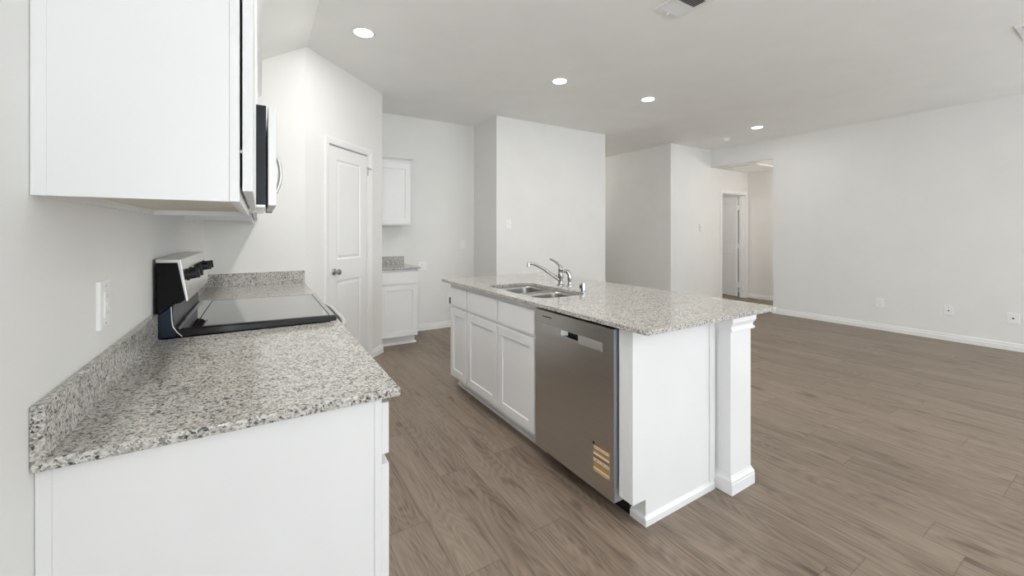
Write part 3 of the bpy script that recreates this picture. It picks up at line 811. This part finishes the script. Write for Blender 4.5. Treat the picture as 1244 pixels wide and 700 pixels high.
# ------------------------------------------------------------------ alcove cabinets (face -Y)
def front_y(name, parent, xa, xb, z0, z1, kind, Y):
    M = place((xa, Y - .0195, z0), (1, 0, 0)); mb = MB()
    (shaker if kind == 'door' else slab)(mb, M, xb - xa, z1 - z0, .019)
    return obj(name, mb, CAB, parent, BV)
AX0, AX1 = 1.152, 1.606
t = thing('base_cabinet', (1.38, 5.0, 0), 'small single-door white base cabinet standing in the far alcove', 'cabinet')
AF = 4.725
obj('cabinet_box', bx(AX0, AX1, AF + .0195, 5.306, .10, .8925), CAB, t)
mb = MB()
mb.box(AX0, AX0 + .038, AF, AF + .019, .10, .8925); mb.box(AX1 - .038, AX1, AF, AF + .019, .10, .8925)
mb.box(AX0 + .038, AX1 - .038, AF, AF + .019, .855, .8925); mb.box(AX0 + .038, AX1 - .038, AF, AF + .019, .695, .73); mb.box(AX0 + .038, AX1 - .038, AF, AF + .019, .10, .14)
obj('face_frame', mb, CAB, t, .001)
mb = bx(AX0, AX1 - .012, AF + .078, 5.306, 0, .0995); mb.prism([(AF + .078, 0), (AF + .062, 0), (AF + .064, .012), (AF + .072, .022), (AF + .078, .024)], 'x', AX0, AX1 + .004)
obj('toe_kick', mb, CAB, t)
front_y('drawer_front', t, AX0 + .015, AX1 - .012, .722, .856, 'slab', AF)
front_y('door', t, AX0 + .015, AX1 - .012, .112, .704, 'door', AF)
t = thing('countertop', (1.4, 5.0, .893), 'small granite worktop with backsplash in the far alcove', 'countertop')
obj('slab', bx(AX0 - .0015, 1.630, 4.682, 5.3065, .893, .914), GRANITE, t, .003)
obj('backsplash', bx(AX0 - .0015, 1.612, 5.286, 5.3065, .9142, 1.014), GRANITE, t, .001)
t = thing('wall_cabinet', (1.38, 5.15, 1.41), 'small white wall cabinet with crown, hung high in the far alcove', 'cabinet')
UY = 5.004
obj('cabinet_box', bx(AX0, AX1, UY + .0195, 5.306, 1.412, 2.19), CAB, t)
obj('face_frame', bx(AX0, AX1, UY, UY + .019, 1.412, 2.19), CAB, t, .001)
front_y('door', t, AX0 + .012, AX1 - .012, 1.430, 2.165, 'door', UY)
mb = MB()
rs = []
for d, z in ((.0, 2.185), (.008, 2.188), (.012, 2.206), (.030, 2.226), (.046, 2.238), (.050, 2.252)):
    rs.append([(AX0, UY - d, z), (AX1 + d, UY - d, z), (AX1 + d, 5.306, z), (AX0, 5.306, z)])
obj('crown_moulding', MB().rings(rs, True, True), CAB, t)

# ------------------------------------------------------------------ wall plates
def plate(name, M, W, Hh, label, cat, kind, group=None, T=.006):
    # M: local x along the wall, z up, y into the wall; origin at the plate's centre on the wall face
    loc = M.translation.copy()
    t = thing(name, loc, label, cat, group)
    mb = MB(); mb.M = M @ Matrix.Translation((-W / 2, -T - .0003, -Hh / 2)); mb.panel(W, Hh, T, [(0, .0), (.004, -.0012)])
    obj('cover_plate', mb, PLATE, t)
    F = -T - .0016
    def b(nm, x0, x1, z0, z1, d, m, par=t):
        mb = MB(); mb.M = M; mb.box(x0, x1, F - d, F, z0, z1); return obj(nm, mb, m, par)
    if kind == 'duplex':
        for s in (-1, 1):
            zc = s * .0195
            mb = MB(); mb.M = M; mb.lathe([(.017, F), (.017, F - .0025), (.0155, F - .0032)], 20, 'y', (0, 0, zc)); r_ = obj('receptacle', mb, PLATE, t)
            for dx in (-.0065, .0065): b('slot', dx - .0011, dx + .0011, zc + .000, zc + .009, .0036, SLOT, r_)
        b('screw', -.0025, .0025, -.0025, .0025, .001, PLATE)
    elif kind == 'gfci':
        g = b('receptacle', -.0165, .0165, -.034, .034, .003, PLATE)
        for s in (-1, 1):
            for dx in (-.0065, .0065): b('slot', dx - .0011, dx + .0011, s * .022 - .004, s * .022 + .005, .0032, SLOTG, g)
        b('test_button', -.006, .006, -.006, .006, .0042, PLATE, g)
        for s in (-1, 1): b('screw', -.0025, .0025, s * .048 - .0025, s * .048 + .0025, .001, SLOTG)
    elif kind == 'switch':
        b('rocker', -.0165, .0165, -.034, .034, .0035, PLATE); b('rocker_line', -.0165, .0165, -.0005, .0005, .0037, SLOT)
    elif kind == 'coax':
        mb = MB(); mb.M = M; mb.lathe([(.0075, F), (.0075, F - .006), (.005, F - .006)], 12, 'y'); obj('jack', mb, SLOT, t)
        for s in (-1, 1): b('screw', -.003, .003, s * .041 - .003, s * .041 + .003, .001, SLOT if s > 0 else PLATE)
    elif kind == 'jack':
        b('jack', -.008, .008, -.008, .008, .001, SLOT)
    elif kind == 'thermo':
        b('display', -.034, .034, -.012, .028, .004, plastic('display', (.76, .77, .75), .3))
    elif kind == 'box':
        b('opening', -.030, .030, -.045, .045, .0006, SLOT)
    return t
LW = lambda y, z: place((XL, y, z), (0, 1, 0))          # on the left wall, facing +X
RW = lambda y, z: place((7.165, y, z), (0, -1, 0))      # on the right wall, facing -X
FW = lambda x, Y, z: place((x, Y, z), (1, 0, 0))        # facing -Y
plate('wall_outlet', LW(1.452, 1.137), .078, .122, 'white outlet plate on the left wall above the nearest granite backsplash', 'outlet', 'gfci', T=.008)
plate('wall_outlet', RW(2.06, .367), .080, .120, 'duplex outlet plate low on the living room wall, farthest of three', 'outlet', 'duplex')
plate('cable_jack_plate', RW(1.411, .367), .080, .120, 'white plate with a dark coax jack, middle of three on the living room wall', 'outlet', 'coax')
plate('data_jack_plate', RW(.909, .361), .092, .120, 'white plate with one small dark port, nearest of three on the living room wall', 'outlet', 'jack')
plate('light_switch', FW(2.825, 4.646, 1.437), .078, .120, 'white rocker switch plate on the bright wall behind the island', 'switch', 'switch')
plate('light_switch', FW(2.455, 5.307, 1.154), .075, .118, 'white switch plate on the alcove back wall near its inner corner', 'switch', 'switch')
plate('wall_outlet', FW(1.866, 5.307, .868), .120, .118, 'pale outlet plate just right of the alcove granite backsplash', 'outlet', 'duplex')
plate('appliance_box', FW(2.285, 5.307, .372), .150, .185, 'recessed white box low on the alcove wall beside the island corner', 'outlet', 'box')
plate('thermostat', FW(6.869, 4.506, 1.415), .100, .120, 'white square thermostat on the wall left of the hall door', 'thermostat', 'thermo', T=.018)

# ------------------------------------------------------------------ ceiling fittings
def downlight(x, y, label):
    t = thing('recessed_light', (x, y, H), label, 'ceiling light', 'recessed downlights in the ceiling')
    obj('trim_ring', MB().lathe([(.070, H - .0005), (.092, H - .0006), (.091, H - .004), (.074, H - .008), (.070, H - .006)], 36, 'z', (x, y, 0)), TRIM, t, smooth=True)
    obj('lens', MB().lathe([(.0705, H - .0045), (.066, H - .009), (.045, H - .0125), (.001, H - .014)], 24, 'z', (x, y, 0)), LED, t, smooth=True)
downlight(.678, 3.25, 'round recessed light leftmost in the ceiling, near the pantry wall')
downlight(2.584, 3.245, 'round recessed light over the far half of the island')
downlight(3.797, 3.15, 'round recessed light between the island and the corridor, second from the right')
downlight(6.163, 3.154, 'round recessed light farthest right, near the smoke detector')
t = thing('smoke_detector', (6.475, 3.816, H), 'small white round smoke detector on the ceiling near the hall opening', 'smoke detector')
obj('base', MB().lathe([(.068, H - .0003), (.068, H - .012), (.060, H - .014)], 28, 'z', (6.475, 3.816, 0)), PLATE, t, smooth=True)
obj('sensor_cap', MB().lathe([(.057, H - .0142), (.055, H - .036), (.046, H - .043), (.02, H - .045)], 28, 'z', (6.475, 3.816, 0)), PLATE, t, smooth=True)

def register(x0, x1, y0, y1, label, dark_lo, n=11):
    # two-way ceiling register: a frame, a middle bar and two banks of louvres
    t = thing('air_vent', ((x0 + x1) / 2, (y0 + y1) / 2, H), label, 'air vent')
    mb = MB(); fr = .034; ym = (y0 + y1) / 2; z0, z1 = H - .009, H - .0005
    mb.box(x0, x0 + fr, y0, y1, z0, z1); mb.box(x1 - fr, x1, y0, y1, z0, z1)
    mb.box(x0 + fr, x1 - fr, y0, y0 + fr, z0, z1); mb.box(x0 + fr, x1 - fr, y1 - fr, y1, z0, z1); mb.box(x0 + fr, x1 - fr, ym - .012, ym + .012, z0, z1)
    obj('frame', mb, TRIM, t, .001)
    obj('duct', bx(x0 + fr - .001, x1 - fr + .001, y0 + fr - .001, y1 - fr + .001, H - .0012, H - .0004), SLOT, t)
    for a, b_, lean in ((y0 + fr, ym - .012, -1), (ym + .012, y1 - fr, 1)):
        k = max(3, int(round((b_ - a) / .0135)))
        for i in range(k):
            yc = a + (i + .5) * (b_ - a) / k
            mb = MB()
            mb.rings([[(x, yc - lean * .0055 + e, H - .0085), (x, yc + lean * .0055 + e, H - .0014)] for x, e in ((x0 + fr, 0), (x1 - fr, 0))][:0] or
                     [[(x0 + fr, yc + lean * .004, H - .0088), (x0 + fr, yc + lean * .004 - .0012, H - .0088), (x0 + fr, yc - lean * .003 - .0012, H - .0014), (x0 + fr, yc - lean * .003, H - .0014)],
                      [(x1 - fr, yc + lean * .004, H - .0088), (x1 - fr, yc + lean * .004 - .0012, H - .0088), (x1 - fr, yc - lean * .003 - .0012, H - .0014), (x1 - fr, yc - lean * .003, H - .0014)]], True, True)
            obj('louver', mb, TRIM, t)
    obj('damper_lever', bx((x0 + x1) / 2 - .006, (x0 + x1) / 2 + .002, y1 - .030, y1 - .010, H - .018, H - .0095), PLATE, t)
    return t
register(2.298, 2.545, 1.572, 1.858, 'white louvred supply vent in the kitchen ceiling, top centre of the view', 0)
register(4.777, 5.19, .30, .602, 'white framed air vent cut off by the right edge of the view', 0)
# attic hatch in the hall ceiling
t = thing('attic_hatch', (7.9, 4.1, 2.541), 'framed white attic hatch in the hall ceiling beyond the opening', 'hatch')
z0, z1 = 2.527, 2.5405
mb = MB(); x0, x1, y0, y1 = 7.42, 8.30, 3.80, 4.42
for q in ((x0, x1, y0, y0 + .045), (x0, x1, y1 - .045, y1), (x0, x0 + .045, y0 + .045, y1 - .045), (x1 - .045, x1, y0 + .045, y1 - .045)): mb.box(*q, z0, z1)
obj('frame', mb, TRIM, t, .002)
obj('hatch_panel', bx(x0 + .046, x1 - .046, y0 + .046, y1 - .046, z0 + .006, z1), CEIL, t)
